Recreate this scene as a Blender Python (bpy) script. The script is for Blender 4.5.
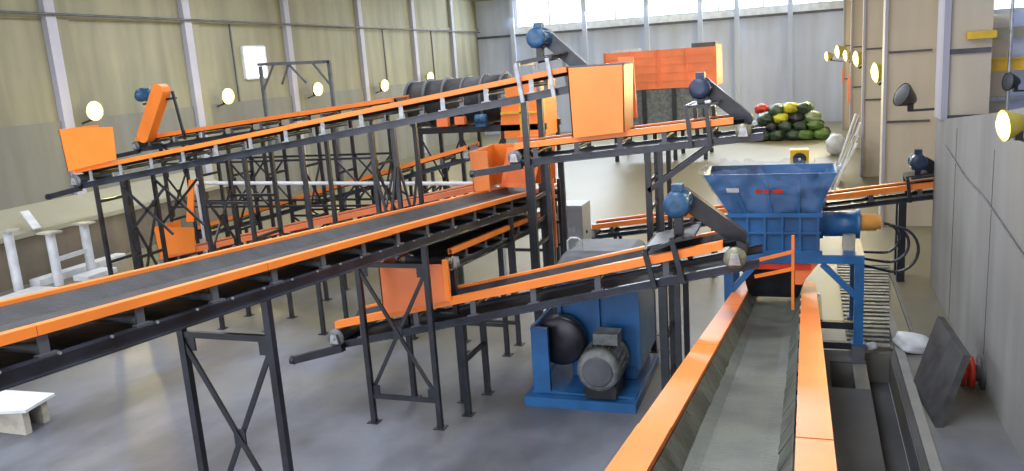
import bpy, bmesh, math, random
from mathutils import Vector, Matrix
random.seed(7)
R = math.radians
scene = bpy.context.scene
for o in list(bpy.data.objects): bpy.data.objects.remove(o, do_unlink=True)
COL = scene.collection

# ------------------------------------------------------------------ camera
CAM_Z = 5.5
cam_d = bpy.data.cameras.new('camera'); cam = bpy.data.objects.new('camera', cam_d); COL.objects.link(cam)
yaw, pitch, roll = R(-20.0), R(11.95), R(-3.97)
fwd = Vector((math.sin(yaw)*math.cos(pitch), math.cos(yaw)*math.cos(pitch), -math.sin(pitch)))
rt = Vector((math.cos(yaw), -math.sin(yaw), 0)); up = rt.cross(fwd)
cr, sr = math.cos(roll), math.sin(roll)
r2 = rt*cr + up*sr; u2 = rt*(-sr) + up*cr
cam.matrix_world = Matrix(((r2.x, u2.x, -fwd.x, 0), (r2.y, u2.y, -fwd.y, 0), (r2.z, u2.z, -fwd.z, CAM_Z), (0, 0, 0, 1)))
cam_d.sensor_width = 36.0; cam_d.lens = 825.0/1024.0*36.0; cam_d.clip_end = 300
scene.camera = cam

# ------------------------------------------------------------------ world, lights, exposure
world = bpy.data.worlds.new('sky'); scene.world = world; world.use_nodes = True
bg = world.node_tree.nodes['Background']; bg.inputs[0].default_value = (0.80, 0.87, 1.0, 1); bg.inputs[1].default_value = 0.55
vs = scene.view_settings
vs.view_transform = 'Standard'; vs.look = 'None'; vs.gamma = 1.0; vs.exposure = 0.42; vs.use_curve_mapping = False

def area(name, loc, rot, sx, sy, power, col):
    l = bpy.data.lights.new(name, 'AREA'); l.shape = 'RECTANGLE'; l.size = sx; l.size_y = sy; l.energy = power; l.color = col
    o = bpy.data.objects.new(name, l); COL.objects.link(o); o.location = loc; o.rotation_euler = rot
    return o
# daylight through the long roof lights (the roof itself is above the picture)
for x in (-19.0, -10.5, -2.5):
    for y in (8.0, 26.0, 44.0):
        area('roof_light', (x, y, 9.85), (0, 0, 0), 2.6, 13.0, 780 if y < 20 else (620 if y < 40 else 380), (0.90, 0.94, 1.0))
area('camera_side_fill', (-10, -5.6, 5.0), (R(90), 0, 0), 20, 7.5, 1500, (0.95, 0.95, 1.0))   # added fill lamp behind the camera, brightens surfaces that face it
# daylight of the tall gable windows
area('window_daylight', (-10, 59.6, 8.9), (R(-72), 0, 0), 22, 1.8, 2600, (0.78, 0.88, 1.0))

# ------------------------------------------------------------------ materials
def mat(name, col, rough=0.5, metal=0.0, var=0.12, scale=3.0, bump=0.0, bscale=40.0, emit=None, estr=0.0, alpha=1.0, col2=None, spec=0.5, stretch=None, coat=0.0):
    m = bpy.data.materials.new(name); m.use_nodes = True
    nt = m.node_tree; b = nt.nodes['Principled BSDF']
    b.inputs['Roughness'].default_value = rough; b.inputs['Metallic'].default_value = metal
    b.inputs['Specular IOR Level'].default_value = spec
    b.inputs['Coat Weight'].default_value = coat
    if alpha < 1: b.inputs['Alpha'].default_value = alpha
    tc = nt.nodes.new('ShaderNodeTexCoord'); mp = nt.nodes.new('ShaderNodeMapping')
    geo = nt.nodes.new('ShaderNodeNewGeometry')
    nt.links.new(geo.outputs['Position'], mp.inputs[0])
    if stretch: mp.inputs['Scale'].default_value = stretch
    c2 = col2 or tuple(c*(1-2*var) for c in col); c1 = tuple(min(1, c*(1+var)) for c in col)
    n = nt.nodes.new('ShaderNodeTexNoise'); n.inputs['Scale'].default_value = scale; n.inputs['Detail'].default_value = 6
    rp = nt.nodes.new('ShaderNodeValToRGB')
    rp.color_ramp.elements[0].position = 0.32; rp.color_ramp.elements[0].color = (*c2, 1)
    rp.color_ramp.elements[1].position = 0.62; rp.color_ramp.elements[1].color = (*c1, 1)
    nt.links.new(mp.outputs[0], n.inputs['Vector']); nt.links.new(n.outputs[0], rp.inputs[0]); nt.links.new(rp.outputs[0], b.inputs['Base Color'])
    if bump:
        n2 = nt.nodes.new('ShaderNodeTexNoise'); n2.inputs['Scale'].default_value = bscale; n2.inputs['Detail'].default_value = 4
        bp = nt.nodes.new('ShaderNodeBump'); bp.inputs['Strength'].default_value = bump; bp.inputs['Distance'].default_value = 0.03
        nt.links.new(mp.outputs[0], n2.inputs['Vector']); nt.links.new(n2.outputs[0], bp.inputs['Height']); nt.links.new(bp.outputs[0], b.inputs['Normal'])
    if emit:
        b.inputs['Emission Color'].default_value = (*emit, 1); b.inputs['Emission Strength'].default_value = estr
    return m
M = dict(
 orange=mat('orange_paint', (0.95, 0.25, 0.035), 0.36, var=0.05, scale=1.3),
 orange_red=mat('red_orange_paint', (0.90, 0.225, 0.075), 0.4, var=0.07, scale=1.1),
 black=mat('black_steel', (0.016, 0.018, 0.026), 0.36, 0.0, 0.25, 4.0),
 beam=mat('dark_channel_steel', (0.032, 0.038, 0.056), 0.3, 0.0, 0.3, 2.5),
 rubber=mat('belt_rubber', (0.019, 0.020, 0.026), 0.62, 0, 0.3, 5.0, 0.25, 30),
 belt_dusty=mat('dusty_belt_rubber', (0.070, 0.080, 0.062), 0.5, 0, 0.25, 1.6, 0.25, 25, col2=(0.034, 0.040, 0.036)),
 skirt=mat('rubber_skirt', (0.062, 0.072, 0.058), 0.6, 0, 0.3, 3.0, 0.4, 12),
 steel=mat('galvanised_steel', (0.42, 0.43, 0.45), 0.4, 0.5, 0.15, 8.0),
 drum=mat('drum_steel', (0.22, 0.215, 0.15), 0.4, 0.3, 0.2, 8.0),
 blue=mat('blue_paint', (0.018, 0.115, 0.31), 0.36, 0, 0.14, 2.0),
 motor_blue=mat('motor_blue_paint', (0.02, 0.085, 0.19), 0.4, 0, 0.2, 9.0),
 motor_dark=mat('motor_navy_paint', (0.018, 0.035, 0.085), 0.4, 0, 0.2, 9.0),
 motor_grey=mat('motor_grey_paint', (0.15, 0.165, 0.17), 0.45, 0.1, 0.2, 7.0),
 dark_grey=mat('dark_grey_sheet', (0.085, 0.09, 0.105), 0.5, 0, 0.15, 3.0),
 cabinet=mat('grey_cabinet_paint', (0.42, 0.45, 0.47), 0.45, 0, 0.05, 2.0),
 white=mat('white_paint', (0.62, 0.65, 0.70), 0.5, 0, 0.08, 3.0),
 yellow=mat('yellow_paint', (0.75, 0.48, 0.03), 0.45, 0, 0.1, 3.0),
 red=mat('red_paint', (0.55, 0.04, 0.02), 0.45, 0, 0.1, 3.0),
 plastic=mat('clear_wrap_film', (0.30, 0.46, 0.78), 0.10, 0, 0.3, 4.0, 1.0, 9.0, alpha=0.20, spec=0.9),
 slab=mat('stained_dark_slab', (0.050, 0.050, 0.055), 0.6, 0, 0.2, 4.0),
 lens=mat('lamp_lens', (1, 0.9, 0.5), 0.3, emit=(1.0, 0.74, 0.22), estr=3.2),
 lamp_body=mat('lamp_housing', (0.45, 0.38, 0.06), 0.5, 0, 0.1, 3.0),
 pane=mat('daylit_pane', (0.8, 0.9, 1.0), 0.4, emit=(0.80, 0.90, 1.0), estr=1.9),
 silver=mat('silver_bracket_paint', (0.36, 0.38, 0.42), 0.4, 0.3, 0.15, 8.0),
 wood=mat('pale_board', (0.42, 0.40, 0.34), 0.6, 0, 0.2, 3.0),
)
def wall_mat(name, c1, c2, stain, scale=0.35, bstr=0.25, streak=0.5):
    m = bpy.data.materials.new(name); m.use_nodes = True; nt = m.node_tree; b = nt.nodes['Principled BSDF']
    b.inputs['Roughness'].default_value = 0.75
    geo = nt.nodes.new('ShaderNodeNewGeometry')
    n = nt.nodes.new('ShaderNodeTexNoise'); n.inputs['Scale'].default_value = scale; n.inputs['Detail'].default_value = 8; n.inputs['Roughness'].default_value = 0.6
    rp = nt.nodes.new('ShaderNodeValToRGB'); rp.color_ramp.elements[0].position = 0.3; rp.color_ramp.elements[1].position = 0.7
    rp.color_ramp.elements[0].color = (*c2, 1); rp.color_ramp.elements[1].color = (*c1, 1)
    nt.links.new(geo.outputs['Position'], n.inputs['Vector']); nt.links.new(n.outputs[0], rp.inputs[0])
    mp = nt.nodes.new('ShaderNodeMapping'); mp.inputs['Scale'].default_value = (1.1, 1.1, 0.12) if streak > 0 else (0.5, 0.28, 1)
    n2 = nt.nodes.new('ShaderNodeTexNoise'); n2.inputs['Scale'].default_value = 1.3; n2.inputs['Detail'].default_value = 7
    nt.links.new(geo.outputs['Position'], mp.inputs[0]); nt.links.new(mp.outputs[0], n2.inputs['Vector'])
    r2_ = nt.nodes.new('ShaderNodeValToRGB'); r2_.color_ramp.elements[0].position = 0.36 if streak > 0 else 0.40; r2_.color_ramp.elements[1].position = 0.62 if streak > 0 else 0.56
    r2_.color_ramp.elements[0].color = (abs(streak),)*3+(1,); r2_.color_ramp.elements[1].color = (0, 0, 0, 1)
    nt.links.new(n2.outputs[0], r2_.inputs[0])
    mx = nt.nodes.new('ShaderNodeMix'); mx.data_type = 'RGBA'; mx.inputs[7].default_value = (*stain, 1)
    nt.links.new(r2_.outputs[0], mx.inputs[0]); nt.links.new(rp.outputs[0], mx.inputs[6]); nt.links.new(mx.outputs[2], b.inputs['Base Color'])
    n3 = nt.nodes.new('ShaderNodeTexNoise'); n3.inputs['Scale'].default_value = 9; n3.inputs['Detail'].default_value = 5
    bp = nt.nodes.new('ShaderNodeBump'); bp.inputs['Strength'].default_value = bstr; bp.inputs['Distance'].default_value = 0.02
    nt.links.new(geo.outputs['Position'], n3.inputs['Vector']); nt.links.new(n3.outputs[0], bp.inputs['Height']); nt.links.new(bp.outputs[0], b.inputs['Normal'])
    return m
M['wall_left'] = wall_mat('stained_wall_render', (0.315, 0.30, 0.205), (0.25, 0.24, 0.165), (0.16, 0.155, 0.11), streak=0.6)
M['wall_back'] = wall_mat('cool_grey_block', (0.62, 0.70, 0.92), (0.54, 0.61, 0.82), (0.42, 0.46, 0.56), streak=0.5)
M['pilaster'] = wall_mat('beige_render', (0.62, 0.55, 0.44), (0.54, 0.48, 0.385), (0.40, 0.34, 0.27), streak=0.4)
M['pale_col'] = wall_mat('pale_column_paint', (0.46, 0.46, 0.58), (0.38, 0.38, 0.46), (0.30, 0.29, 0.30), streak=0.4)
M['concrete'] = wall_mat('fair_faced_concrete', (0.30, 0.30, 0.30), (0.235, 0.235, 0.235), (0.16, 0.16, 0.155), streak=0.5)
M['floor'] = wall_mat('worn_concrete_floor', (0.175, 0.187, 0.225), (0.125, 0.134, 0.165), (0.070, 0.073, 0.084), scale=0.9, streak=-0.85, bstr=0.1)
def lamp_tint(m):      # yellow lamp light painted into the slab colour, patchy, stronger toward the far end
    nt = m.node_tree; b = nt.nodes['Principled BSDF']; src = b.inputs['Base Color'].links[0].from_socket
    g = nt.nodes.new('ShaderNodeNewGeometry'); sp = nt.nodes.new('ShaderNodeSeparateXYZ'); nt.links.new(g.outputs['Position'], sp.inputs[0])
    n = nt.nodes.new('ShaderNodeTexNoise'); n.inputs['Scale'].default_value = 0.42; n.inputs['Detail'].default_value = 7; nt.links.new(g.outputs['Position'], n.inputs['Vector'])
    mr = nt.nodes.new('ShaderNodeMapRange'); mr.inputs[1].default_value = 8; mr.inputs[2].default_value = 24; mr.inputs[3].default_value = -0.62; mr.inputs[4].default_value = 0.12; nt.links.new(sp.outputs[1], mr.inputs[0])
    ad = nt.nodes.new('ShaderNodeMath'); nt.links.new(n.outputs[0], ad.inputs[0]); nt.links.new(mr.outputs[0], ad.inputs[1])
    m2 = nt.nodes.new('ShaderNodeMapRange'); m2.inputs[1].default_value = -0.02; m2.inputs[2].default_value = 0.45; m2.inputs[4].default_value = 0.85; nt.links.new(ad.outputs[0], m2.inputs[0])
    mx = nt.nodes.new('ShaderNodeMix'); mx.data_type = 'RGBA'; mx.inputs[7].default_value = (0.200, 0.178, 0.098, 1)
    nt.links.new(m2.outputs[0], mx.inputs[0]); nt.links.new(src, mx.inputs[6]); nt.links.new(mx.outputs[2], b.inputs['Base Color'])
lamp_tint(M['floor'])
M['floor'].node_tree.nodes['Principled BSDF'].inputs['Roughness'].default_value = 0.42
M['dark_conc'] = wall_mat('oily_dark_concrete', (0.10, 0.10, 0.11), (0.07, 0.07, 0.08), (0.04, 0.04, 0.042), streak=-0.6)
M['barrier'] = wall_mat('cream_concrete', (0.36, 0.35, 0.27), (0.30, 0.295, 0.23), (0.30, 0.28, 0.20), streak=0.3)
M['soil_grey'] = wall_mat('grimy_lower_render', (0.235, 0.235, 0.205), (0.19, 0.19, 0.165), (0.15, 0.145, 0.12), streak=0.5)
M['soil'] = wall_mat('brown_rough_face', (0.20, 0.165, 0.12), (0.14, 0.12, 0.09), (0.09, 0.08, 0.065), scale=1.2, streak=0.4)

# ------------------------------------------------------------------ geometry helpers
EACH = {'knee_brace', 'bolt', 'gusset_plate', 'hopper_rib', 'cross_tie', 'bearing_block', 'hood_rib', 'cradle_beam', 'rung', 'housing_rib', 'skid', 'body_flange',
        'cross_brace', 'foot', 'base_rail', 'guard', 'bunker_leg', 'rail_strap'}
class MB:
    def __init__(s): s.v = []; s.f = []; s.sm = []
    def add(s, vs, fs, smooth=False):
        n = len(s.v); s.v += [Vector(v) for v in vs]
        for f in fs: s.f.append([i+n for i in f]); s.sm.append(smooth)
        return s
    def hexa(s, p):   # 8 pts: bottom 4 ccw, top 4
        return s.add(p, [(3,2,1,0),(4,5,6,7),(0,1,5,4),(1,2,6,5),(2,3,7,6),(3,0,4,7)])
    def box(s, x0, x1, y0, y1, z0, z1):
        return s.hexa([(x0,y0,z0),(x1,y0,z0),(x1,y1,z0),(x0,y1,z0),(x0,y0,z1),(x1,y0,z1),(x1,y1,z1),(x0,y1,z1)])
    def bar(s, a, b, w, h, upv=(0,0,1)):
        a = Vector(a); b = Vector(b); d = (b-a).normalized(); u = Vector(upv)
        if abs(d.dot(u)) > 0.98: u = Vector((0,1,0))
        sd = d.cross(u).normalized(); u = sd.cross(d).normalized(); sd = sd*(w/2); u = u*(h/2)
        return s.hexa([a-sd-u, a+sd-u, b+sd-u, b-sd-u, a-sd+u, a+sd+u, b+sd+u, b-sd+u])
    def tube(s, a, b, r, n=12, r1=None, cap=True):
        a = Vector(a); b = Vector(b); d = (b-a).normalized(); u = Vector((0,0,1))
        if abs(d.dot(u)) > 0.98: u = Vector((0,1,0))
        x = d.cross(u).normalized(); y = x.cross(d).normalized(); r1 = r if r1 is None else r1
        vs = []
        for c, q in ((a, r), (b, r1)):
            for i in range(n):
                t = 2*math.pi*i/n; vs.append(c + x*math.cos(t)*q + y*math.sin(t)*q)
        s.add(vs, [(i, (i+1)%n, n+(i+1)%n, n+i) for i in range(n)], True)
        if cap: s.add(vs, [tuple(range(n))[::-1], tuple(range(n, 2*n))])
        return s
    def path(s, pts, r, n=8):
        for a, b in zip(pts[:-1], pts[1:]): s.tube(a, b, r, n)
        return s
    def lathe(s, a, axis, prof, n=20):  # prof: list of (t along axis, radius)
        a = Vector(a); d = Vector(axis).normalized(); u = Vector((0,0,1))
        if abs(d.dot(u)) > 0.98: u = Vector((0,1,0))
        x = d.cross(u).normalized(); y = x.cross(d).normalized(); vs = []
        for t, r in prof:
            for i in range(n):
                q = 2*math.pi*i/n; vs.append(a + d*t + x*math.cos(q)*r + y*math.sin(q)*r)
        fs = []
        for k in range(len(prof)-1):
            for i in range(n): fs.append((k*n+i, k*n+(i+1)%n, (k+1)*n+(i+1)%n, (k+1)*n+i))
        s.add(vs, fs, True)
        s.add(vs[:n], [tuple(range(n))[::-1]]); s.add(vs[-n:], [tuple(range(n))])
        return s
    def prism(s, poly, axis, t0, t1, o=(0,0,0), e1=None, e2=None):  # poly in plane (e1,e2), extruded along axis
        o = Vector(o); ax = Vector(axis); e1 = Vector(e1); e2 = Vector(e2); n = len(poly)
        vs = [o+e1*p[0]+e2*p[1]+ax*t for t in (t0, t1) for p in poly]
        return s.add(vs, [tuple(range(n)), tuple(range(n, 2*n))[::-1]] + [(i, n+i, n+(i+1)%n, (i+1)%n) for i in range(n)])
    def each(s, name, m, parent=None):      # every separate piece becomes a part of its own
        par = list(range(len(s.v)))
        def fd(i):
            while par[i] != i: par[i] = par[par[i]]; i = par[i]
            return i
        key = {}
        for i, v in enumerate(s.v):
            k = (round(v.x, 4), round(v.y, 4), round(v.z, 4))
            if k in key: par[fd(i)] = fd(key[k])
            else: key[k] = i
        for f in s.f:
            for j in f[1:]: par[fd(j)] = fd(f[0])
        g = {}
        for f, q in zip(s.f, s.sm): g.setdefault(fd(f[0]), []).append((f, q))
        out = []
        for k, fs in g.items():
            ix = sorted({i for f, _ in fs for i in f}); mp_ = {i: n for n, i in enumerate(ix)}
            b = MB(); b.v = [s.v[i] for i in ix]; b.f = [[mp_[i] for i in f] for f, _ in fs]; b.sm = [q for _, q in fs]
            out.append(b.build(name, m, parent, whole=True))
        return out
    def build(s, name, m, parent=None, bevel=0.0, whole=False):
        if name in EACH and not whole: return s.each(name, m, parent)[0]
        c = Vector((0,0,0))
        lo = Vector([min(v[i] for v in s.v) for i in range(3)]); hi = Vector([max(v[i] for v in s.v) for i in range(3)])
        c = Vector(((lo.x+hi.x)/2, (lo.y+hi.y)/2, lo.z))
        me = bpy.data.meshes.new(name); me.from_pydata([v-c for v in s.v], [], s.f)
        bm = bmesh.new(); bm.from_mesh(me); bmesh.ops.recalc_face_normals(bm, faces=bm.faces)
        bm.to_mesh(me); bm.free()
        me.polygons.foreach_set('use_smooth', s.sm); me.update()
        me.materials.append(m if not isinstance(m, str) else M[m])
        o = bpy.data.objects.new(name, me); COL.objects.link(o); o.location = c
        if parent is not None:
            o.parent = parent; o.location = c - world_loc(parent)
        if bevel:
            bv = o.modifiers.new('bevel', 'BEVEL'); bv.width = bevel; bv.segments = 2; bv.limit_method = 'ANGLE'
        return o
def world_loc(o):
    l = Vector(o.location)
    while o.parent: o = o.parent; l += Vector(o.location)
    return l
def thing(name, label, cat, loc, group=None):
    o = bpy.data.objects.new(name, None); COL.objects.link(o); o.location = loc; o.empty_display_size = 0.2
    o['label'] = label; o['category'] = cat
    if group: o['group'] = group
    return o
def tag(o, label, cat, group=None):
    o['label'] = label; o['category'] = cat
    if group: o['group'] = group
    return o
def struct(o): o['kind'] = 'structure'; return o
def box(*a): return MB().box(*a)
def copy_tree(o, parent=None):
    c = o.copy(); COL.objects.link(c); c.parent = parent
    for ch in o.children: copy_tree(ch, c)
    return c

# ------------------------------------------------------------------ setting
WX, BY, HZ = -23.5, 60.0, 10.0
fb = MB()
for a in ((-27, .42, -6, BY+.5), (.42, .78, -6, 13.35), (.42, .78, 14.5, BY+.5), (.78, 1.0, -6, BY+.5),
          (1.0, 1.42, -6, 4.0), (1.0, 1.42, 15.1, BY+.5), (1.42, 5.6, -6, BY+.5)):
    fb.box(*a, -0.55, 0)
fl = struct(fb.build('floor', 'floor'))
struct(box(.42, 1.42, 3.5, 15.5, -0.75, -0.56).build('trim_1', 'dark_conc'))
struct(box(.22, .99, 4.0, 13.34, 0.0, 0.03).build('trim_2', 'dark_conc'))
struct(box(.22, .99, 14.51, 15.08, 0.0, 0.03).build('trim_3', 'dark_conc'))
struct(MB().box(.22, .42, 13.34, 14.51, 0.0, 0.03).build('trim_6', 'dark_conc'))
struct(MB().box(1.43, 1.51, 4.0, 15.1, 0.0, 0.03).build('trim_7', 'dark_conc'))
struct(box(1.52, 1.66, 4.0, 18.0, 0.0, 0.06).build('trim_4', 'concrete'))
# left wall with its pale columns, conduit and cable drops
wl = struct(box(WX-.4, WX, -6, BY+.4, 0, HZ).build('wall_left', 'wall_left'))
yy = [8.2, 14.9, 21.6, 28.1, 35.05, 42.1, 48.9, 55.1]
for i, y in enumerate(yy):
    box(WX, WX+.22, y-.38, y+.02, 0, HZ).build('column', 'pale_col', wl)
    box(WX, WX+.10, y+.02, y+.62, 0, HZ).build('pier', 'wall_left', wl)
    if i in (3, 5, 6): box(WX, WX+.06, y+2.6, y+2.66, 4.5, 7.9).build('conduit_drop', 'dark_grey', wl)
    box(WX, WX+.10, y+.62, y+6.1, 7.85, 8.0).build('ledge', 'wall_left', wl)
for i, y in enumerate(yy[:-1]):
    box(WX, WX+.07, y+.62, yy[i+1]-.38, 0, 4.55).build('lower_panel', 'soil_grey', wl)
MB().path([(WX+.3, 4, 8.12), (WX+.3, BY-.3, 7.72)], .045).build('conduit', 'dark_grey', wl)
# back wall
wb = struct(MB().box(WX-.4, 5.6, BY, BY+.4, 0, 7.35).box(WX-.4, -20.4, BY, BY+.4, 7.35, HZ).build('wall_back', 'wall_back'))
box(WX, 2.6, BY-.14, BY, 7.22, 7.38).build('ledge', 'dark_grey', wb)
box(-20.4, 2.6, BY-.10, BY-.01, 7.40, 7.82).build('sill_band', 'white', wb)
for x in (-20.6, -15.1, -10.6, -6.9, -4.45, -1.0): box(x-.16, x+.16, BY-.3, BY-.001, 0, HZ).build('column', 'wall_back', wb)
xs = [-20.4, -15.1, -10.6, -6.9, -4.45, -1.0, 2.6]
for i in range(6):
    w = struct(MB().box(xs[i]+.16, xs[i+1]-.16, BY+.1, BY+.16, 7.82, 9.9).build('window_%d' % (i+1), 'pane'))
    fr = MB()
    for zz in (7.84, 9.86): fr.box(xs[i]+.16, xs[i+1]-.16, BY-.02, BY+.1, zz-.05, zz+.05)
    fr.build('window_frame', 'white', w)
    box((xs[i]+xs[i+1])/2-.04, (xs[i]+xs[i+1])/2+.04, BY-.02, BY+.1, 7.89, 9.81).build('mullion', 'white', w)
struct(box(WX-.4, 6.0, -6, BY+.4, HZ, HZ+.2).build('ceiling', 'wall_left'))
# right wall: recessed wall, big beige pilasters, low concrete wall near the camera
wr = struct(box(3.62, 5.6, 19.9, BY+.4, 0, HZ).build('wall_right', 'pilaster'))
for i, y in enumerate((26.0, 35.5, 45.0, 54.5)):
    p = box(2.12, 3.62, y, y+1.1, 0, HZ).build('pilaster', 'pilaster', wr)
    for z in (3.05, 5.0): box(2.2, 3.3, y-.05, y, z-.03, z+.03).build('joint_strip', 'dark_grey', p)
    box(2.08, 2.16, y-.10, y+.02, 0, HZ).build('corner_post', 'pale_col', p)
for y in (30.8, 40.2, 49.8):
    box(2.9, 3.62, y, y+.5, 0, HZ).build('column', 'pilaster', wr)
cw = struct(MB().prism([(-6,0),(19.9,0),(19.9,3.72),(19.0,3.72),(13.6,4.30),(12.0,4.5),(-6,4.5)], (1,0,0), 2.65, 3.6, (0,0,0), (0,1,0), (0,0,1)).build('wall_right', 'concrete'))
for y in (7.0, 10.4, 13.9, 17.2): box(2.644, 2.65, y-.008, y+.008, 0, 3.72).build('joint', 'dark_conc', cw)
MB().path([(2.63, 18.4, 3.25), (2.625, 16.0, 2.98), (2.63, 14.2, 2.90), (2.62, 11.0, 2.55), (2.63, 7.5, 2.4)], .014, 6).build('cable', 'dark_grey', cw)
pc = box(2.70, 3.48, 19.0, 19.8, 3.72, HZ).build('pilaster', 'pilaster', cw)
box(2.60, 2.72, 18.9, 19.8, 3.72, HZ).build('corner_post', 'pale_col', pc)
box(2.72, 3.46, 18.95, 19.0, 5.02, 5.12).build('joint_strip', 'dark_grey', pc)
box(2.72, 3.46, 18.95, 19.0, 3.74, 3.80).build('joint_strip', 'dark_grey', pc)
box(3.0, 3.5, 18.7, 18.95, 5.30, 5.44).build('ledge', 'yellow', pc)
wu = struct(box(5.2, 5.6, -6, 19.9, 0, HZ).build('wall_right', 'wall_back'))
box(4.0, 5.2, 19.85, 19.98, 3.72, HZ).build('infill_panel', 'wall_back', wu)
w7 = struct(box(3.5, 5.2, 19.70, 19.76, 5.85, 8.8).build('window_7', 'pane'))
box(3.48, 5.2, 19.66, 19.80, 5.76, 5.85).build('window_frame', 'white', w7)
box(3.5, 5.2, 19.60, 19.80, 5.25, 5.48).build('rail', 'barrier', wu)
box(3.5, 5.2, 19.62, 19.80, 4.00, 4.08).build('rail', 'steel', wu)

# ------------------------------------------------------------------ lamps
def floodlight(loc, aim, label, scale=1.0, lit=True, power=160, group=None, wallx=None, cat='floodlight'):
    L = Vector(loc); a = Vector(aim).normalized(); t = thing('floodlight', label, cat, loc, group)
    x = a.cross(Vector((0,0,1))).normalized(); y = x.cross(a)
    def ring(d, w, h, n=14): return [L + a*d + x*math.cos(2*math.pi*i/n)*w + y*math.sin(2*math.pi*i/n)*h for i in range(n)]
    s = scale; rs = [ring(-.30*s, .06*s, .07*s), ring(-.22*s, .11*s, .13*s), ring(0, .19*s, .235*s), ring(.03*s, .19*s, .235*s)]
    m = MB(); vs = sum(rs, []); n = 14
    m.add(vs, [(k*n+i, k*n+(i+1)%n, (k+1)*n+(i+1)%n, (k+1)*n+i) for k in range(3) for i in range(n)], True); m.add(rs[0], [tuple(range(n))])
    m.build('housing', 'lamp_body' if lit else 'black', t)
    l1 = ring(.02*s, .18*s, .225*s); l2 = ring(.07*s, .12*s, .15*s); c = [L+a*.085*s]
    m = MB().add(l1+l2+c, [(i, (i+1)%n, n+(i+1)%n, n+i) for i in range(n)] + [(n+i, n+(i+1)%n, 2*n) for i in range(n)], True)
    m.build('lens', 'lens' if lit else 'dark_grey', t)
    wx = wallx if wallx is not None else L.x
    p0 = L - a*.2*s + Vector((0,0,-.22*s)); p1 = Vector((wx, L.y, L.z-.28*s))
    b = MB().bar(L - a*.16*s, p0, .05*s, .05*s)
    if (p1-p0).length > .05: b.bar(p0, p1, .045*s, .045*s)
    b.build('bracket', 'black', t)
    MB().box(p0.x-.05*s, p0.x+.05*s, p0.y-.07*s, p0.y+.07*s, p0.z-.02, p0.z+.14*s).build('ballast_box', 'black', t)
    if lit:
        l = bpy.data.lights.new('floodlight_beam', 'SPOT'); l.spot_size = R(160); l.spot_blend = 0.9; l.shadow_soft_size = .13; l.energy = power; l.color = (1.0, 0.80, 0.34)
        o = bpy.data.objects.new('floodlight_beam', l); COL.objects.link(o); o.parent = t; o.location = a*.10*s
        o.rotation_euler = a.to_track_quat('-Z', 'Y').to_euler()
        l = bpy.data.lights.new('floodlight_spill', 'POINT'); l.energy = min(60, power*.12); l.color = (1.0, 0.80, 0.34); l.shadow_soft_size = .12
        o = bpy.data.objects.new('floodlight_spill', l); COL.objects.link(o); o.parent = t; o.location = a*.95*s
    return t
LL = ['round floodlight on left wall nearest the camera, above the orange tail hood', 'round floodlight on left wall just right of the tilted orange drive guard',
      'round floodlight on left wall seen through the braced gantry frame', 'round floodlight on left wall, last but one before the back corner', 'farthest round floodlight on left wall, nearest the back corner']
for i, (y, z) in enumerate(((22.05, 4.79), (29.1, 4.85), (36.0, 4.77), (43.0, 4.6), (49.3, 4.8))):
    floodlight((WX+.72, y, z), (1, -.55, -.12), LL[i], 1.45, power=260, group='floodlights along the left wall', wallx=WX+.1)
RL = ['large lit floodlight with yellow housing on the near concrete wall at right edge', 'lit floodlight on right pilaster beyond the unlit black lamp', 'lit floodlight on right wall, second one beyond the unlit lamp',
      'small lit floodlight on right wall, third one beyond the unlit lamp', 'small lit floodlight high on right wall, last but one before the back wall', 'smallest lit floodlight on right wall, touching the back wall in view']
for i, (x, y, z, s) in enumerate(((2.33, 11.7, 4.30, 1.0), (2.0, 27.6, 4.40, 1.05), (2.0, 38.0, 4.6, 1.15), (1.9, 45.8, 4.6, 1.0), (1.75, 52.5, 4.72, 1.3), (1.2, 54.5, 4.45, 1.0))):
    floodlight((x, y, z), (-.95, -.30, -.10), RL[i], s*(1.25 if i else .85), power=1300 if i else 160, group='floodlights along the right wall', wallx=2.65 if i == 0 else 2.08)
t = floodlight((2.25, 22.6, 4.02), (-.75, -.5, .45), 'unlit black floodlight on a bent arm on the right wall', 1.3, lit=False, wallx=3.4)
t = floodlight((3.80, 19.0, 4.42), (-.9, -.5, .1), 'small unlit black floodlight under the yellow beam at right edge', 0.8, lit=False, wallx=4.9)
MB().tube((3.86, 19.3, 0), (3.86, 19.3, 9.9), .035, 8).build('downpipe', 'steel', wu)
tag(MB().box(3.48, 5.2, 19.40, 19.6, 4.62, 4.65).box(3.48, 5.2, 19.40, 19.6, 4.85, 4.88).box(3.48, 5.2, 19.5, 19.54, 4.65, 4.85).build('crane_beam', 'yellow'), 'yellow steel beam across the opening above the near concrete wall', 'beam')

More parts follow.
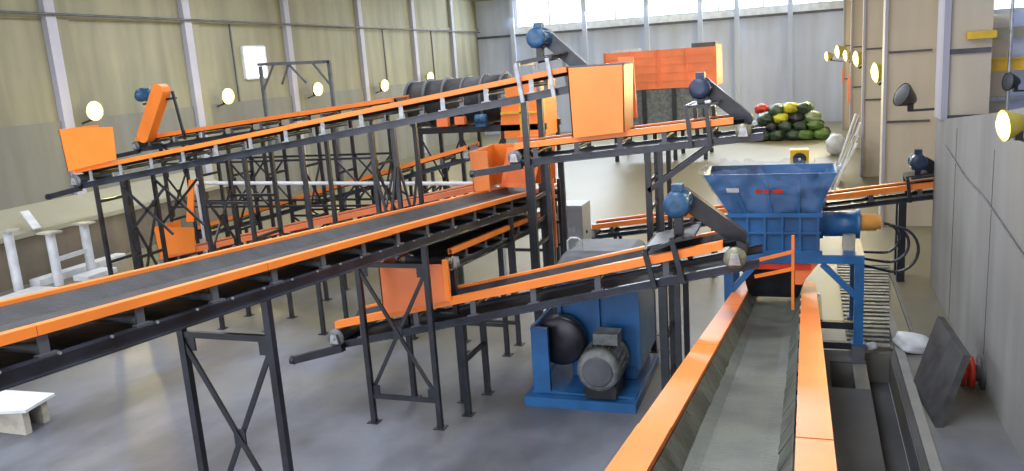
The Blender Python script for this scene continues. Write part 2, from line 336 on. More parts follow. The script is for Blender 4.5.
# ------------------------------------------------------------------ conveyors
def conveyor(label, o, d, l, z0, slope, L, W, lip=.1, rh=.12, outer=.08, gap=.17, bh=.12, spacing=1.0, legs=(), belt='rubber', rail='orange', seg=3.0,
             rod=True, tail=True, drive=None, name='belt_conveyor', group='belt conveyors of the sorting line', skirt=False, bracket='dark_grey', strings=(), alongx=(), leg_w=.08, roll_step=1.0):
    o = Vector((o[0], o[1], 0)); d = Vector((d[0], d[1], 0)); l = Vector((l[0], l[1], 0)); Z = Vector((0,0,1))
    def pt(s, w, h): return o + d*s + l*w + Z*(z0+slope*s+h)
    t = thing(name, label, 'conveyor', tuple(o + d*(L/2) + l*(W/2)), group)
    def slabpiece(s0, s1, w0, w1, h0, h1, mb=None):
        m = mb or MB()
        return m.hexa([pt(s0,w0,h0), pt(s1,w0,h0), pt(s1,w1,h0), pt(s0,w1,h0), pt(s0,w0,h1), pt(s1,w0,h1), pt(s1,w1,h1), pt(s0,w1,h1)])
    th = .012
    # side rails: inverted-U sheet, lips outwards, in lengths
    ns = max(1, round(L/seg))
    for i in range(ns):
        LR = L-.16 if drive else L
        s0 = LR*i/ns+.004; s1 = LR*(i+1)/ns-.004
        for side in (0, 1):
            f = (lambda w: w) if side == 0 else (lambda w: W-w)
            m = MB()
            dz = random.uniform(-.006, .006)
            slabpiece(s0, s1, f(0), f(lip), -th+dz, dz, m)
            slabpiece(s0, s1, f(0), f(th), -outer+dz, -th+dz, m)
            slabpiece(s0, s1, f(lip-th), f(lip), -rh+dz, -th+dz, m)
            m.build('side_rail', rail, t)
            if skirt:
                m = MB(); nn = int((s1-s0)/.22)
                for k in range(nn):
                    a = s0+(s1-s0)*k/nn; b = s0+(s1-s0)*(k+1)/nn; j = random.uniform(-.006, .006)
                    q0 = f(lip+.015+random.uniform(0,.004)); q1 = f(lip+.13+j)
                    m.add([pt(a, q0, -.04), pt(b, q0, -.04), pt(b, q1, -.235), pt(a, q1, -.235), pt(a, q0+.01, -.05), pt(b, q0+.01, -.05), pt(b, q1+.01, -.245), pt(a, q1+.01, -.245)],
                          [(0,1,2,3),(7,6,5,4),(0,4,5,1),(2,6,7,3),(1,5,6,2),(0,3,7,4)])
                m.build('rubber_skirt', 'skirt', t)
    # belt: troughed carrying strand and flat return strand
    wi = [lip+.02, lip+.02+(W-2*lip)*.24, W-lip-.02-(W-2*lip)*.24, W-lip-.02]
    top = -.035 if not skirt else -.2
    he = [top, top-.10, top-.10, top]
    if skirt: he = [top, top-.05, top-.05, top]
    rb = -(rh+gap+bh*.45)
    m = MB(); n = max(2, int(L/2)); vs = []
    rad = (he[1]-rb)/2
    prof = []
    for k in range(n+1): prof.append((L*k/n, 0))
    for k in range(n+1):
        for w, h in zip(wi, he): vs.append(pt(L*k/n, w, h))
    for k in range(n+1):
        for w, h in zip(wi, he): vs.append(pt(L*k/n, w, h-.014))
    q = (n+1)*4
    fs = [(k*4+j, (k+1)*4+j, (k+1)*4+j+1, k*4+j+1) for k in range(n) for j in range(3)]
    fs += [tuple(q+i for i in f)[::-1] for f in fs]
    for k in range(n): fs += [(k*4, q+k*4, q+(k+1)*4, (k+1)*4), (k*4+3, (k+1)*4+3, q+(k+1)*4+3, q+k*4+3)]
    m.add(vs, fs)
    slabpiece(0, L, wi[0]+.02, wi[3]-.02, rb-.006, rb+.006, m)
    for s_, sg in ((0, -1), (L, 1)):      # wrap round the drums
        pr = []
        for i in range(9):
            a = math.pi*i/8; pr.append((s_ + sg*math.sin(a)*rad, (he[1]+rb)/2 + math.cos(a)*rad))
        vs = [pt(s_, w, 0)+d*(a_-s_)+Z*h_ for (a_, h_) in pr for w in (wi[0]+.02, wi[3]-.02)]
        m.add(vs, [(2*i, 2*i+1, 2*i+3, 2*i+2) for i in range(8)], True)
    m.build('belt', belt, t)
    for s_, nm in ((0, 'tail_drum'), (L, 'head_drum')):
        c = pt(s_, 0, (he[1]+rb)/2)
        m = MB().lathe(c + l*(.01), tuple(l), [(0, rad*.5), (.02, rad*.55), (.02, rad-.02), (.05, rad-.012), (W-.07, rad-.012), (W-.04, rad-.02), (W-.04, rad*.55), (W-.02, rad*.5)], 20)
        dr = m.build(nm, 'drum' if s_ else 'dark_grey', t)
        MB().tube(c - l*.10, c + l*(W+.10), .03, 10).build('shaft', 'steel', dr)
        MB().lathe(c - l*.012, tuple(l), [(0, .05), (0, rad*1.15), (.03, rad*1.15), (.03, .05)], 20).build('end_plate', 'drum' if s_ else 'motor_grey', dr)
        m = MB()
        for w in (-.08, W+.03): m.hexa([c+l*w+d*a+Z*b for a, b in ((-.08,-.08),(.08,-.08))] + [c+l*(w+.05)+d*a+Z*b for a, b in ((.08,-.08),(-.08,-.08))] + [c+l*w+d*a+Z*b for a, b in ((-.05,.07),(.05,.07))] + [c+l*(w+.05)+d*a+Z*b for a, b in ((.05,.07),(-.05,.07))])
        m.build('bearing_block', 'steel', dr)
    # beams (C channels)
    bt = -(rh+gap); b0 = bt-bh
    for side in (0, 1):
        f = (lambda w: w) if side == 0 else (lambda w: W-w)
        m = MB()
        LB = L+.32 if drive else L+.12
        slabpiece(-.12, LB, f(.045), f(.055), b0, bt, m)
        slabpiece(-.12, LB, f(-.01), f(.055), bt-.014, bt, m)
        slabpiece(-.12, LB, f(-.01), f(.055), b0, b0+.014, m)
        m.build('beam', 'beam', t)
    # idler brackets, rolls and cross ties
    n = int(L/spacing)
    for k in range(n):
        s_ = spacing*(k+.5)
        for side in (0, 1):
            f = (lambda w: w) if side == 0 else (lambda w: W-w)
            m = MB()
            slabpiece(s_-.045, s_+.045, f(.03), f(.045), bt, -outer+.005, m)
            slabpiece(s_-.09, s_+.09, f(-.005), f(.05), bt, bt+.02, m)
            m.build('idler_bracket', bracket, t)
        m = MB().tube(pt(s_, .06, top-.17), pt(s_, W*.5, top-.17), .04, 8).tube(pt(s_, W*.5, top-.17), pt(s_, W-.06, top-.17), .04, 8)
        m.build('idler_roller', 'motor_grey', t)
    m = MB()
    for k in range(0, n, 2): slabpiece(spacing*k+.1, spacing*k+.16, .05, W-.05, b0+.02, b0+.07, m)
    m.build('cross_tie', 'black', t)
    if rod:
        m = MB(); a = pt(.15, -.05, b0+.02); b = pt(-.85, -.05, b0-.03+slope*0)
        m.bar(a, b, .11, .12).build('tension_rod', 'black', t)
        c = pt(-.85, -.05, b0-.03); MB().tube(c - d*.05, c + d*.03, .075, 10).build('rod_end', 'black', t)
    # support frames
    for lg in legs:
        s_ = lg['s']; wv = lg.get('w', leg_w); zt = (z0+slope*s_+b0); rake = lg.get('rake', 0)
        lz = lg.get('z', 0.0)
        foot = []
        for w in ((.02, W-.02) if not lg.get('one') else (.02,)):
            a = Vector(o + d*(s_+rake) + l*w); a.z = lz; b = o + d*s_ + l*w; b.z = zt
            MB().bar(a, b, wv, wv, tuple(l)).box(a.x-.09, a.x+.09, a.y-.09, a.y+.09, lz, lz+.012).build('leg', 'black', t)
            foot.append((a, b))
        if len(foot) == 2:
            def at(i, z): a, b = foot[i]; return a + (b-a)*((z-lz)/(b.z-lz))
            for zb in lg.get('bars', ()):
                MB().bar(at(0, zb), at(1, zb), .05, .07).build('crossbar', 'black', t)
            for za, zb in lg.get('x', ()):
                m = MB().bar(at(0, za)+d*.01, at(1, zb)+d*.01, .035, .055).bar(at(1, za)-d*.03, at(0, zb)-d*.03, .035, .055)
                m.build('cross_brace', 'black', t)
                g = MB(); mid = (at(0, za)+at(1, zb))/2; g.bar(mid-Z*.10, mid+Z*.10, .02, .15, tuple(l))
                sgn = 1
                for i, zz in ((0, za), (1, za), (0, zb), (1, zb)):
                    p = at(i, zz) + l*(.09 if i == 0 else -.09) + Z*(.05 if zz == za else -.05); g.bar(p-Z*.08, p+Z*.08, .02, .14, tuple(l))
                g.build('gusset_plate', 'black', t)
        for (sa, za, sb) in lg.get('diag', ()):   # along-belt braces from leg height za to the beam at sb
            for w in (.02, W-.02):
                a = o + d*sa + l*w; a.z = za; b = pt(sb, w, b0)
                MB().bar(a, b, .09, .10, tuple(l)).build('diagonal_brace', 'black', t)
    for (sa, sb, z) in strings:
        for w in (.0, W):
            a = o + d*sa + l*w; b = o + d*sb + l*w; a.z = b.z = z; MB().bar(a, b, .05, .06).build('stringer', 'black', t)
    for (sa, sb, za, zb) in alongx:
        for w in (-.02, W+.02):
            a = o + d*sa + l*w; b = o + d*sb + l*w
            p = [Vector((a.x,a.y,za)), Vector((b.x,b.y,zb)), Vector((a.x,a.y,zb)), Vector((b.x,b.y,za))]
            MB().bar(p[0], p[1], .04, .05).build('side_brace', 'black', t); MB().bar(p[2], p[3], .04, .05).build('side_brace', 'black', t)
    # head drive
    if drive:
        sm, hm, hp = drive['s'], drive['h'], drive.get('posts', ())
        for sp, ht in hp:
            m = MB()
            rk = slope*(ht-b0)
            for w in (-.04, W+.04): m.bar(pt(sp, w, b0), pt(sp-rk, w, ht), .07, .07, tuple(d))
            m.bar(pt(sp-rk, -.04, ht), pt(sp-rk, W+.04, ht), .06, .06)
            m.build('drive_post', drive.get('pm', 'black'), t)
        if len(hp) > 1:
            m = MB(); m.bar(pt(hp[0][0], -.04, hp[0][1]), pt(hp[-1][0], -.04, hp[-1][1]), .05, .05); m.bar(pt(hp[0][0], W+.04, hp[0][1]), pt(hp[-1][0], W+.04, hp[-1][1]), .05, .05)
            a = min(p[1] for p in hp)
            m.bar(pt(hp[0][0]-.1, W/2, a+.04), pt(hp[-1][0]+.15, W/2, a+.04), W, .03)
            m.build('drive_platform', 'black', t)
        q = pt(sm, W*.30, hm)
        mm = MB().lathe(q - l*.28, tuple(l), [(0, .07), (0, .15), (.03, .18), (.10, .185), (.12, .165), (.42, .165), (.44, .185), (.50, .185), (.52, .08), (.60, .07)], 18).build('motor', drive.get('mm', 'motor_blue'), t)
        m = MB()
        for k in range(10):
            a = 2*math.pi*k/10; e = d*math.cos(a)+Z*math.sin(a); m.bar(q-l*.15+e*.17, q+l*.12+e*.17, .012, .04, tuple(e))
        m.build('cooling_fin', drive.get('mm', 'motor_blue'), mm)['kind'] = 'stuff'
        m = MB(); m.bar(q - l*.1 + Z*.22, q + l*.08 + Z*.22, .15, .10); m.build('terminal_box', drive.get('mm', 'motor_blue'), mm)
        m = MB(); m.bar(q - l*.15 - Z*.15, q + l*.13 - Z*.15, .26, .04)
        m.bar(q-Z*.15, Vector((q.x, q.y, pt(sm, 0, 0).z + min([p[1] for p in hp] or [0]))), .12, .12); m.build('motor_foot', 'black', mm)
        a = pt(sm+.02, W*.62, hm+.03); b = pt(L+.02, W*.62, -.10)
        dr = (b-a).normalized(); nrm = l.cross(dr)
        m = MB(); poly = []
        r0, r1 = .135, .115
        for i in range(7): an = math.pi/2+math.pi*i/6; poly.append((math.cos(an)*r0, math.sin(an)*r0))
        ln = (b-a).length
        for i in range(7): an = -math.pi/2+math.pi*i/6; poly.append((ln+math.cos(an)*r1, math.sin(an)*r1))
        m.prism(poly, tuple(l), -.09, .09, a, dr, nrm)
        g = m.build('drive_guard', drive.get('gm', 'black'), t)
    return t, pt

def hood(parent, x0, x1, y0, y1, z0, z1, m='orange', name='feed_hood', sides='flbr', flare=.0, zl=None, zb=None):
    zl = z0 if zl is None else zl; zb = z1 if zb is None else zb
    th = .02; b = MB()
    if 'f' in sides: b.hexa([(x0,y0,zl),(x1,y0,z0),(x1,y0+th,z0),(x0,y0+th,zl),(x0-flare,y0,z1),(x1+flare,y0,z1),(x1+flare,y0+th,z1),(x0-flare,y0+th,z1)])
    if 'b' in sides: b.hexa([(x0,y1-th,zl),(x1,y1-th,z0),(x1,y1,z0),(x0,y1,zl),(x0-flare,y1-th,zb),(x1+flare,y1-th,zb),(x1+flare,y1,zb),(x0-flare,y1,zb)])
    if 'l' in sides: b.hexa([(x0,y0,zl),(x0+th,y0,zl),(x0+th,y1,zl),(x0,y1,zl),(x0-flare,y0,z1),(x0-flare+th,y0,z1),(x0-flare+th,y1,zb),(x0-flare,y1,zb)])
    if 'r' in sides: b.hexa([(x1-th,y0,z0),(x1,y0,z0),(x1,y1,z0),(x1-th,y1,z0),(x1+flare-th,y0,z1),(x1+flare,y0,z1),(x1+flare,y1,zb),(x1+flare-th,y1,zb)])
    return b.build(name, m, parent)

EX, EY = (1, 0), (0, 1)
# A: long near conveyor at left, runs along the hall, falls away from the camera (tail far)
zA = lambda y: 3.87-.085*(y-4)
A, pA = conveyor('long near conveyor with orange rails crossing the left foreground', (-5.30, 18.1), (0,-1), (-1,0), zA(18.1), .085, 16.6, 1.2,
    lip=.085, rh=.085, outer=.080, gap=.17, bh=.14, spacing=.95, rod=False,
    legs=({'s':18.1-6.95,'bars':(2.80,.45),'x':((.5,2.74),)}, {'s':18.1-10.78,'bars':(2.60,.45),'x':((.5,2.55),)}, {'s':18.1-14.6,'bars':(2.0,.45)}, {'s':18.1-17.6,'bars':(1.2,)}, {'s':18.1-3.0,'bars':(2.8,)}))
hood(A, -6.74, -5.30, 16.3, 17.7, zA(17)-.03, 3.66, sides='lb', flare=.03)
MB().hexa([(-6.74,16.3,2.8),(-6.36,16.3,2.78),(-6.36,16.32,2.78),(-6.74,16.32,2.8),(-6.74,16.3,3.66),(-6.36,16.3,3.66),(-6.36,16.32,3.66),(-6.74,16.32,3.66)]).build('hood_cheek', 'orange', A)
MB().hexa([(-6.34,16.9,2.80),(-5.45,16.5,2.80),(-5.45,16.52,2.80),(-6.34,16.92,2.80),(-6.34,17.5,3.6),(-5.45,17.3,3.6),(-5.45,17.32,3.6),(-6.34,17.52,3.6)]).build('sloping_plate', 'orange_red', A)
m = MB()
for k in range(30):
    y = 3.4+k*.5; p = pA(18.1-y, -.01, -.085-.10-.07); m.tube(p, p+Vector((.018, 0, 0)), .014, 6)
m.build('bolt', 'steel', A)
# B: upper conveyor
B, pB = conveyor('upper conveyor climbing from a far left hood to the central drop box', (-16.0, 14.6), EX, (0,1), 3.72, .1345, 12.1, 1.0,
    lip=.08, rh=.10, outer=.09, gap=.24, bh=.14, spacing=.9, bracket='silver',
    legs=({'s':.55,'bars':(2.95,1.5)}, {'s':1.35,'bars':(1.6,),'x':((.6,2.8),)}, {'s':3.55,'bars':(1.7,),'x':((1.8,3.1),)}, {'s':4.75,'bars':(2.1,)}, {'s':7.85,'bars':(2.2,),'x':((2.3,3.7),)}, {'s':8.35,'bars':(2.6,)}, {'s':11.1,'bars':(1.2,2.4,3.5),'w':.11}, {'s':6.2,'bars':(2.0,)}),
    strings=((3.55,4.75,2.9),), alongx=((1.35,2.6,2.2,3.3),(7.85,8.35,1.2,3.6)),
    drive={'s':11.38,'h':.62,'posts':((11.1,.22),(11.7,.22)),'pm':'silver','gm':'dark_grey'})
hood(B, -16.10, -14.62, 14.52, 15.66, 3.93, 4.66, zl=3.68, name='tail_hood', flare=.05, sides='fl')
# D: short conveyor on a braced tower, feeding the hopper
D, pD = conveyor('short high conveyor under the orange drop box, head over the blue hopper', (-5.15, 14.6), EX, (0,1), 3.97, .081, 4.15, 1.0,
    lip=.10, rh=.11, outer=.11, gap=.20, bh=.13, spacing=.8, seg=4.2,
    legs=({'s':2.50,'w':.10,'bars':(3.2,2.7,2.1,1.5),'diag':((2.5,3.05,3.62),)}, {'s':2.72,'w':.08}, {'s':.30,'bars':(1.0,2.0,2.9),'w':.10}, {'s':.62,'bars':(1.5,)}),
    drive={'s':3.42,'h':.56,'mm':'motor_dark','posts':((3.27,.28),(3.6,.24))})
bxr = hood(D, -3.95, -3.0, 14.38, 15.2, 4.14, 5.30, zl=4.06, name='drop_box', flare=.03)
MB().box(-3.98,-2.95,14.38,15.22,5.30,5.33).build('box_lid_rim', 'dark_grey', D)
MB().hexa([(-3.3,15.5,4.3),(-2.98,15.5,4.3),(-2.98,15.54,4.3),(-3.3,15.54,4.3),(-3.3,15.5,5.42),(-3.02,15.5,5.42),(-3.02,15.54,5.42),(-3.3,15.54,5.42)]).build('upright_flap', 'orange_red', D)
# C: low centre conveyor
C, pC = conveyor('low centre conveyor passing over the blue machine with the big motor', (-7.35, 11.30), EX, (0,1), 1.46, .227, 6.45, .92,
    lip=.10, rh=.13, outer=.12, gap=.22, bh=.12, spacing=1.0, seg=7,
    legs=({'s':2.28,'bars':(.9,),'w':.09}, {'s':5.45,'bars':(.7,1.4),'w':.11}, {'s':5.65,'w':.08}),
    drive={'s':5.66,'h':.64,'posts':((5.35,.10),(5.75,.18))})
hd = hood(C, -6.38, -5.27, 11.24, 12.24, 1.91, 2.50, zl=1.64, name='feed_hood', m='orange_red', sides='fl')
MB().box(-5.25, -5.17, 11.20, 11.26, 1.93, 2.58).build('hood_flange', 'orange', C)
# G: conveyor below A delivering into C's hood
G, pG = conveyor('conveyor directly under the long near one, emptying into the low centre hood', (-5.33, 17.4), (0,-1), (-1,0), 2.16+.07, .070, 5.6, .95,
    lip=.08, rh=.10, outer=.09, gap=.14, bh=.11, spacing=.9, rod=False, legs=({'s':.2,'bars':(.6,)}, {'s':3.4,'bars':(.6,)}, {'s':5.6,'bars':(1.5,)}))
# J: feeds A's tail
J, pJ = conveyor('red-railed conveyor just behind the long near belt, ending at its feed hood', (-16.2, 17.0), EX, (0,1), 1.08, .188, 9.35, .95,
    lip=.12, rh=.13, outer=.13, gap=.2, bh=.12, spacing=1.2, rail='orange_red', legs=({'s':1.2,'bars':(.4,)}, {'s':5.0,'bars':(.6,)}, {'s':8.3,'bars':(.9,)}))
hood(J, -16.15, -14.95, 16.95, 17.95, 1.20, 1.84, zl=1.05, name='tail_hood', flare=.06, sides='fl')
MB().hexa([(-15.95,17.9,1.8),(-15.7,17.9,1.8),(-15.7,17.94,1.8),(-15.95,17.94,1.8),(-15.65,17.9,2.95),(-15.5,17.9,2.95),(-15.5,17.94,2.95),(-15.65,17.94,2.95)]).build('deflector_plate', 'orange', J)
# H
Hc, pH = conveyor('farther low conveyor climbing behind the many black leg frames', (-18.7, 21.0), EX, (0,1), .92, .240, 9.9, 1.0,
    lip=.1, rh=.12, outer=.11, gap=.2, bh=.12, spacing=1.4, legs=({'s':1.5,'bars':(.5,)}, {'s':4.0,'bars':(1.0,),'x':((.2,1.0),)}, {'s':6.3,'bars':(1.2,)}, {'s':8.8,'bars':(1.4,),'x':((.3,2.2),)}, {'s':2.8,'bars':(.6,)}, {'s':5.2,'bars':(.9,)}, {'s':7.6,'bars':(1.5,)}),
    strings=((1.5,8.8,.55),(4.0,8.8,1.35)), alongx=((4.0,5.2,.55,1.35),(6.3,7.6,.55,1.35),(7.6,8.8,1.35,2.2)))
# F
Fc, pF = conveyor('rear upper conveyor with a tilted orange drive guard at its left end', (-18.9, 19.6), EX, (0,1), 4.02, .087, 8.7, 1.0,
    lip=.1, rh=.12, outer=.11, gap=.2, bh=.13, spacing=1.0, legs=({'s':.9,'bars':(1.5,3.0),'x':((1.6,2.9),)}, {'s':3.3,'bars':(1.2,2.8),'x':((1.3,2.7),)}, {'s':5.7,'bars':(1.5,3.0),'x':((1.6,3.1),)}, {'s':8.0,'bars':(1.5,3.0),'x':((1.6,3.1),)}, {'s':2.1,'bars':(2.8,)}, {'s':4.5,'bars':(2.8,)}, {'s':6.8,'bars':(2.8,)}),
    strings=((.9,8.0,3.2),(.9,8.0,1.9)), alongx=((.9,2.1,3.2,3.75),(3.3,4.5,1.9,3.2),(6.8,8.0,1.9,3.2)))
def chain_guard(t):
    a = Vector((-18.2, 19.35, 4.08)); b = Vector((-17.42, 19.35, 5.33)); d = (b-a).normalized(); n = Vector((0,1,0)).cross(d)
    poly = []
    for i in range(9): an = math.pi/2+math.pi*i/8; poly.append((math.cos(an)*.2, math.sin(an)*.2))
    for i in range(9): an = -math.pi/2+math.pi*i/8; poly.append(((b-a).length+math.cos(an)*.2, math.sin(an)*.2))
    g = MB().prism(poly, (0,1,0), -.16, .16, a, d, n).build('chain_guard', 'orange', t)
    c = b + Vector((-.25, .05, -.16))
    MB().lathe(c, (-1,0,.12), [(0,.10),(.02,.2),(.15,.2),(.17,.16),(.5,.16),(.52,.18),(.62,.18),(.66,.08)], 16).build('gear_motor', 'motor_blue', t)
    MB().bar(c+Vector((-.3,0,.2)), c+Vector((-.5,0,.22)), .16, .12).build('terminal_box', 'motor_blue', t)
    MB().bar((-17.0,19.55,3.9), (-17.2,19.55,5.3), .06, .06).bar((-18.2,19.55,4.98), (-17.2,19.55,5.1), .3, .05).build('motor_stand', 'black', t)
chain_guard(Fc)
# K: right conveyor behind the shredder
K, pK = conveyor('conveyor passing behind the blue hopper to the right wall', (-5.1, 19.95), EX, (0,1), 1.29, .125, 8.25, .62,
    lip=.10, rh=.13, outer=.12, gap=.14, bh=.11, spacing=1.0, rod=False, legs=({'s':.6,'bars':(.5,)}, {'s':3.0,'bars':(.5,)}, {'s':7.15,'bars':(.5,),'w':.16}),
    drive={'s':7.45,'h':.48,'posts':((7.3,.15),(8.0,.15)),'mm':'motor_dark'})
# E: near right conveyor, rises from the pit under the shredder toward the camera
E, pE = conveyor('wide conveyor with broad orange flanges running toward the camera at lower right', (.205, 16.6), (0,-1), (-1,0), .86, .168, 14.2, 1.43,
    lip=.26, rh=.16, outer=.05, gap=.12, bh=.16, spacing=1.1, belt='belt_dusty', skirt=True, seg=3.2, rod=False,
    legs=({'s':4.2,'bars':(.3,)}, {'s':8.0,'bars':(.4,)}, {'s':11.2,'bars':(.4,)}))
ep = MB().box(-.20, -.155, 13.35, 13.39, 1.30, 2.52).build('marker_post', 'orange', E)
MB().bar((-.18, 13.34, 2.26), (-.76, 13.34, 2.10), .02, .055).build('side_arm', 'orange', E)
MB().bar((-.18, 13.34, 1.98), (-.76, 13.34, 1.84), .02, .055).build('side_arm', 'orange', E)

# ------------------------------------------------------------------ shredder
S = thing('shredder', 'big blue shredder with a film-wrapped hopper on blue legs, right of centre', 'shredder', (-.4, 15.4, 0))
yf, yb = 14.65, 16.25
m = MB(); th = .025
def frust(x0, x1, a0, a1, zt, u0, u1, b0, b1, zb, t):
    o_ = [(x0,a0,zt),(x1,a0,zt),(x1,a1,zt),(x0,a1,zt)]; i_ = [(x0+t,a0+t,zt),(x1-t,a0+t,zt),(x1-t,a1-t,zt),(x0+t,a1-t,zt)]
    p_ = [(u0,b0,zb),(u1,b0,zb),(u1,b1,zb),(u0,b1,zb)]; q_ = [(u0+t,b0+t,zb),(u1-t,b0+t,zb),(u1-t,b1-t,zb),(u0+t,b1-t,zb)]
    vs = o_+i_+p_+q_; f = []
    for k in range(4):
        j = (k+1) % 4; f += [(k, j, 8+j, 8+k), (4+j, 4+k, 12+k, 12+j), (k, 4+k, 4+j, j), (8+k, 8+j, 12+j, 12+k)]
    return MB().add(vs, f)
hp = frust(-1.68, .50, yf-.1, yf+1.1, 3.32, -1.27, .20, yf+.12, yf+1.0, 2.60, .03).build('hopper', 'blue', S)
m = MB()
for x in (-1.2, -.65, -.1, .32):
    m.hexa([(x-.02, yf-.02, 3.2), (x+.02, yf-.02, 3.2), (x*.8-.02+.02, yf+.10, 2.62), (x*.8-.02-.02, yf+.10, 2.62), (x-.02, yf-.09, 3.2), (x+.02, yf-.09, 3.2), (x*.8-.0, yf+.02, 2.62), (x*.8-.04, yf+.02, 2.62)])
m.build('hopper_rib', 'blue', hp)
# crumpled film wrap around the hopper
rnd = random.Random(3); nx, nz = 26, 9; vs = []; fs = []
for k in range(nz+1):
    f = k/nz; zt = 3.38-.80*f
    x0 = -1.74+(.47)*f; x1 = .56-.33*f; a0 = yf-.15+.22*f; a1 = yf+1.16-.1*f
    loop = []
    for i in range(nx): loop.append((x0+(x1-x0)*i/nx, a0))
    for i in range(12): loop.append((x1, a0+(a1-a0)*i/12))
    for i in range(nx): loop.append((x1+(x0-x1)*i/nx, a1))
    for i in range(12): loop.append((x0, a1+(a0-a1)*i/12))
    for (x, y) in loop:
        e = (.04 if k else .06)
        vs.append((x+rnd.uniform(-e, e), y+rnd.uniform(-e*.6, e*.4), zt+rnd.uniform(-e, e)*(1.3 if k in (0, nz) else .6)))
q = len(loop)
for k in range(nz):
    for i in range(q): fs.append((k*q+i, k*q+(i+1) % q, (k+1)*q+(i+1) % q, (k+1)*q+i))
MB().add(vs, fs, True).build('film_wrap', 'plastic', S)
MB().hexa([(-1.28,yf-.045,3.0),(-1.08,yf-.045,3.0),(-1.08,yf-.055,3.0),(-1.28,yf-.055,3.0),(-1.30,yf-.075,3.08),(-1.08,yf-.075,3.08),(-1.08,yf-.085,3.08),(-1.30,yf-.085,3.08)]).build('white_sticker', 'white', hp)
for x, w in ((-.80, .10), (-.66, .07), (-.52, .16)):
    MB().hexa([(x,yf-.045,2.98),(x+w,yf-.045,2.98),(x+w,yf-.055,2.98),(x,yf-.055,2.98),(x,yf-.07,3.05),(x+w,yf-.07,3.05),(x+w,yf-.08,3.05),(x,yf-.08,3.05)]).build('red_mark', 'red', hp)
body = MB().box(-1.24, .24, yf+.05, yb, 1.92, 2.62).build('cutter_body', 'blue', S, .01)
m = MB().box(-1.28, .28, yf-.02, yb+.04, 2.55, 2.62).box(-1.28, .28, yf-.02, yf+.05, 1.88, 1.96).box(-1.26, .26, yf, yf+.05, 2.25, 2.29)
m.build('body_flange', 'blue', S)
for x in (-1.24, -.95, -.66, -.37, -.08, .21): box(x-.02, x+.02, yf-.01, yf+.05, 1.96, 2.55).build('body_rib', 'blue', S)
MB().box(-1.35, .95, yf-.02, yf+.12, 1.74, 1.88).box(-1.35, .95, yb-.1, yb+.02, 1.74, 1.88).box(-1.35, -1.21, yf, yb, 1.74, 1.88).box(.80, .95, yf, yb, 1.74, 1.88).box(.24,.95,yf,yb,1.86,1.89).build('table_frame', 'blue', S)
for x in (-1.36, .80):
    for y in (yf-.01, yb-.13):
        MB().box(x, x+.15, y, y+.14, .32, 1.74).box(x-.04, x+.19, y-.03, y+.17, .30, .33).build('leg', 'blue', S)
        box(x-.03, x+.18, y-.02, y+.16, 0, .30).build('foot_block', 'dark_grey', S)
MB().bar((.28, yf+.04, 1.72), (.84, yf+.04, 1.15), .07, .10).bar((-.8, yf+.04, 1.72), (-1.28, yf+.04, 1.15), .07, .10).build('knee_brace', 'blue', S)
MB().box(.24, .30, yf+.1, yb, .55, .70).bar((.2, yf+.1, .62), (.85, yf+.1, .62), .12, .12).bar((.2, yf+.1, .25), (.85, yf+.1, .25), .10, .12).build('base_rail', 'black', S)
MB().lathe((.24, 15.3, 2.30), (1,0,0), [(0,.26),(.06,.26),(.06,.22),(.58,.22),(.6,.26),(.66,.26)], 24).build('gearbox', 'blue', S)
MB().lathe((.90, 15.3, 2.33), (1,0,0), [(0,.15),(.26,.15),(.28,.12),(.34,.12)], 20).build('hydraulic_motor', mat('orange_brown_paint', (.62,.28,.06), .4), S)
MB().box(.62, .82, 15.0, 15.2, 1.89, 2.16).build('junction_box', 'wood', S)
frust(-1.15, .16, yf+.2, yb-.1, 1.90, -.95, -.1, yf+.4, yb-.2, 1.0, .02).build('discharge_chute', 'black', S)
MB().hexa([(-.16,yf+.02,1.35),(-.05,yf+.02,1.35),(-.05,yf+.06,1.35),(-.16,yf+.06,1.35),(-.16,yf+.02,1.76),(.24,yf+.02,1.76),(.24,yf+.06,1.76),(-.16,yf+.06,1.76)]).build('red_chute_plate', 'orange_red', S)
MB().box(-1.05, .1, yf+.0, yf+.03, 1.62, 1.74).build('red_trim_plate', 'red', S)
for k in range(3):
    pts = []; r_ = .42+.08*k
    for i in range(13):
        a = math.pi*.5 - math.pi*1.05*i/12
        pts.append((1.28+.09*k+math.cos(a)*(.26+.05*k), 15.3-.10*k, 2.30-.03*k-r_*.6+math.sin(a)*r_*(.62+.03*k)))
    pts.append((.95, 15.5, 1.75-.12*k))
    MB().path(pts, .026, 6).build('hydraulic_hose', 'black', S)

# ------------------------------------------------------------------ blue granulator with motor
T = thing('granulator', 'blue belt-driven machine with a big grey motor under the low centre conveyor', 'machine', (-3.35, 12.9, 0))
MB().box(-4.28, -2.46, 11.82, 11.98, .0, .16).box(-4.28, -4.12, 11.98, 14.0, 0, .16).box(-2.62, -2.46, 11.98, 14.0, 0, .16).box(-4.1, -2.6, 13.6, 13.8, 0, .16).box(-4.2,-2.5,12.0,13.9,.16,.20).build('base_frame', 'blue', T)
MB().box(-4.16, -3.88, 11.98, 12.06, .20, 1.28).box(-4.18, -4.12, 12.06, 13.2, .2, 1.28).build('pulley_cover', 'blue', T)
bd = MB().box(-3.86, -2.50, 12.62, 14.0, .45, 1.85).box(-3.7, -2.6, 12.7, 13.9, .2, .45).build('cutter_housing', 'blue', T, .02)
MB().box(-3.86,-3.80,12.55,12.62,.45,1.85).box(-2.56,-2.50,12.55,12.62,.45,1.85).box(-3.2,-3.15,12.55,12.62,.45,1.85).build('housing_rib', 'blue', T)
MB().hexa([(-4.05,12.5,1.88),(-2.45,12.5,1.88),(-2.45,14.0,1.88),(-4.05,14.0,1.88),(-3.75,12.75,2.36),(-2.62,12.75,2.36),(-2.62,13.8,2.36),(-3.75,13.8,2.36)]).build('top_hopper', 'dark_grey', T, .08)
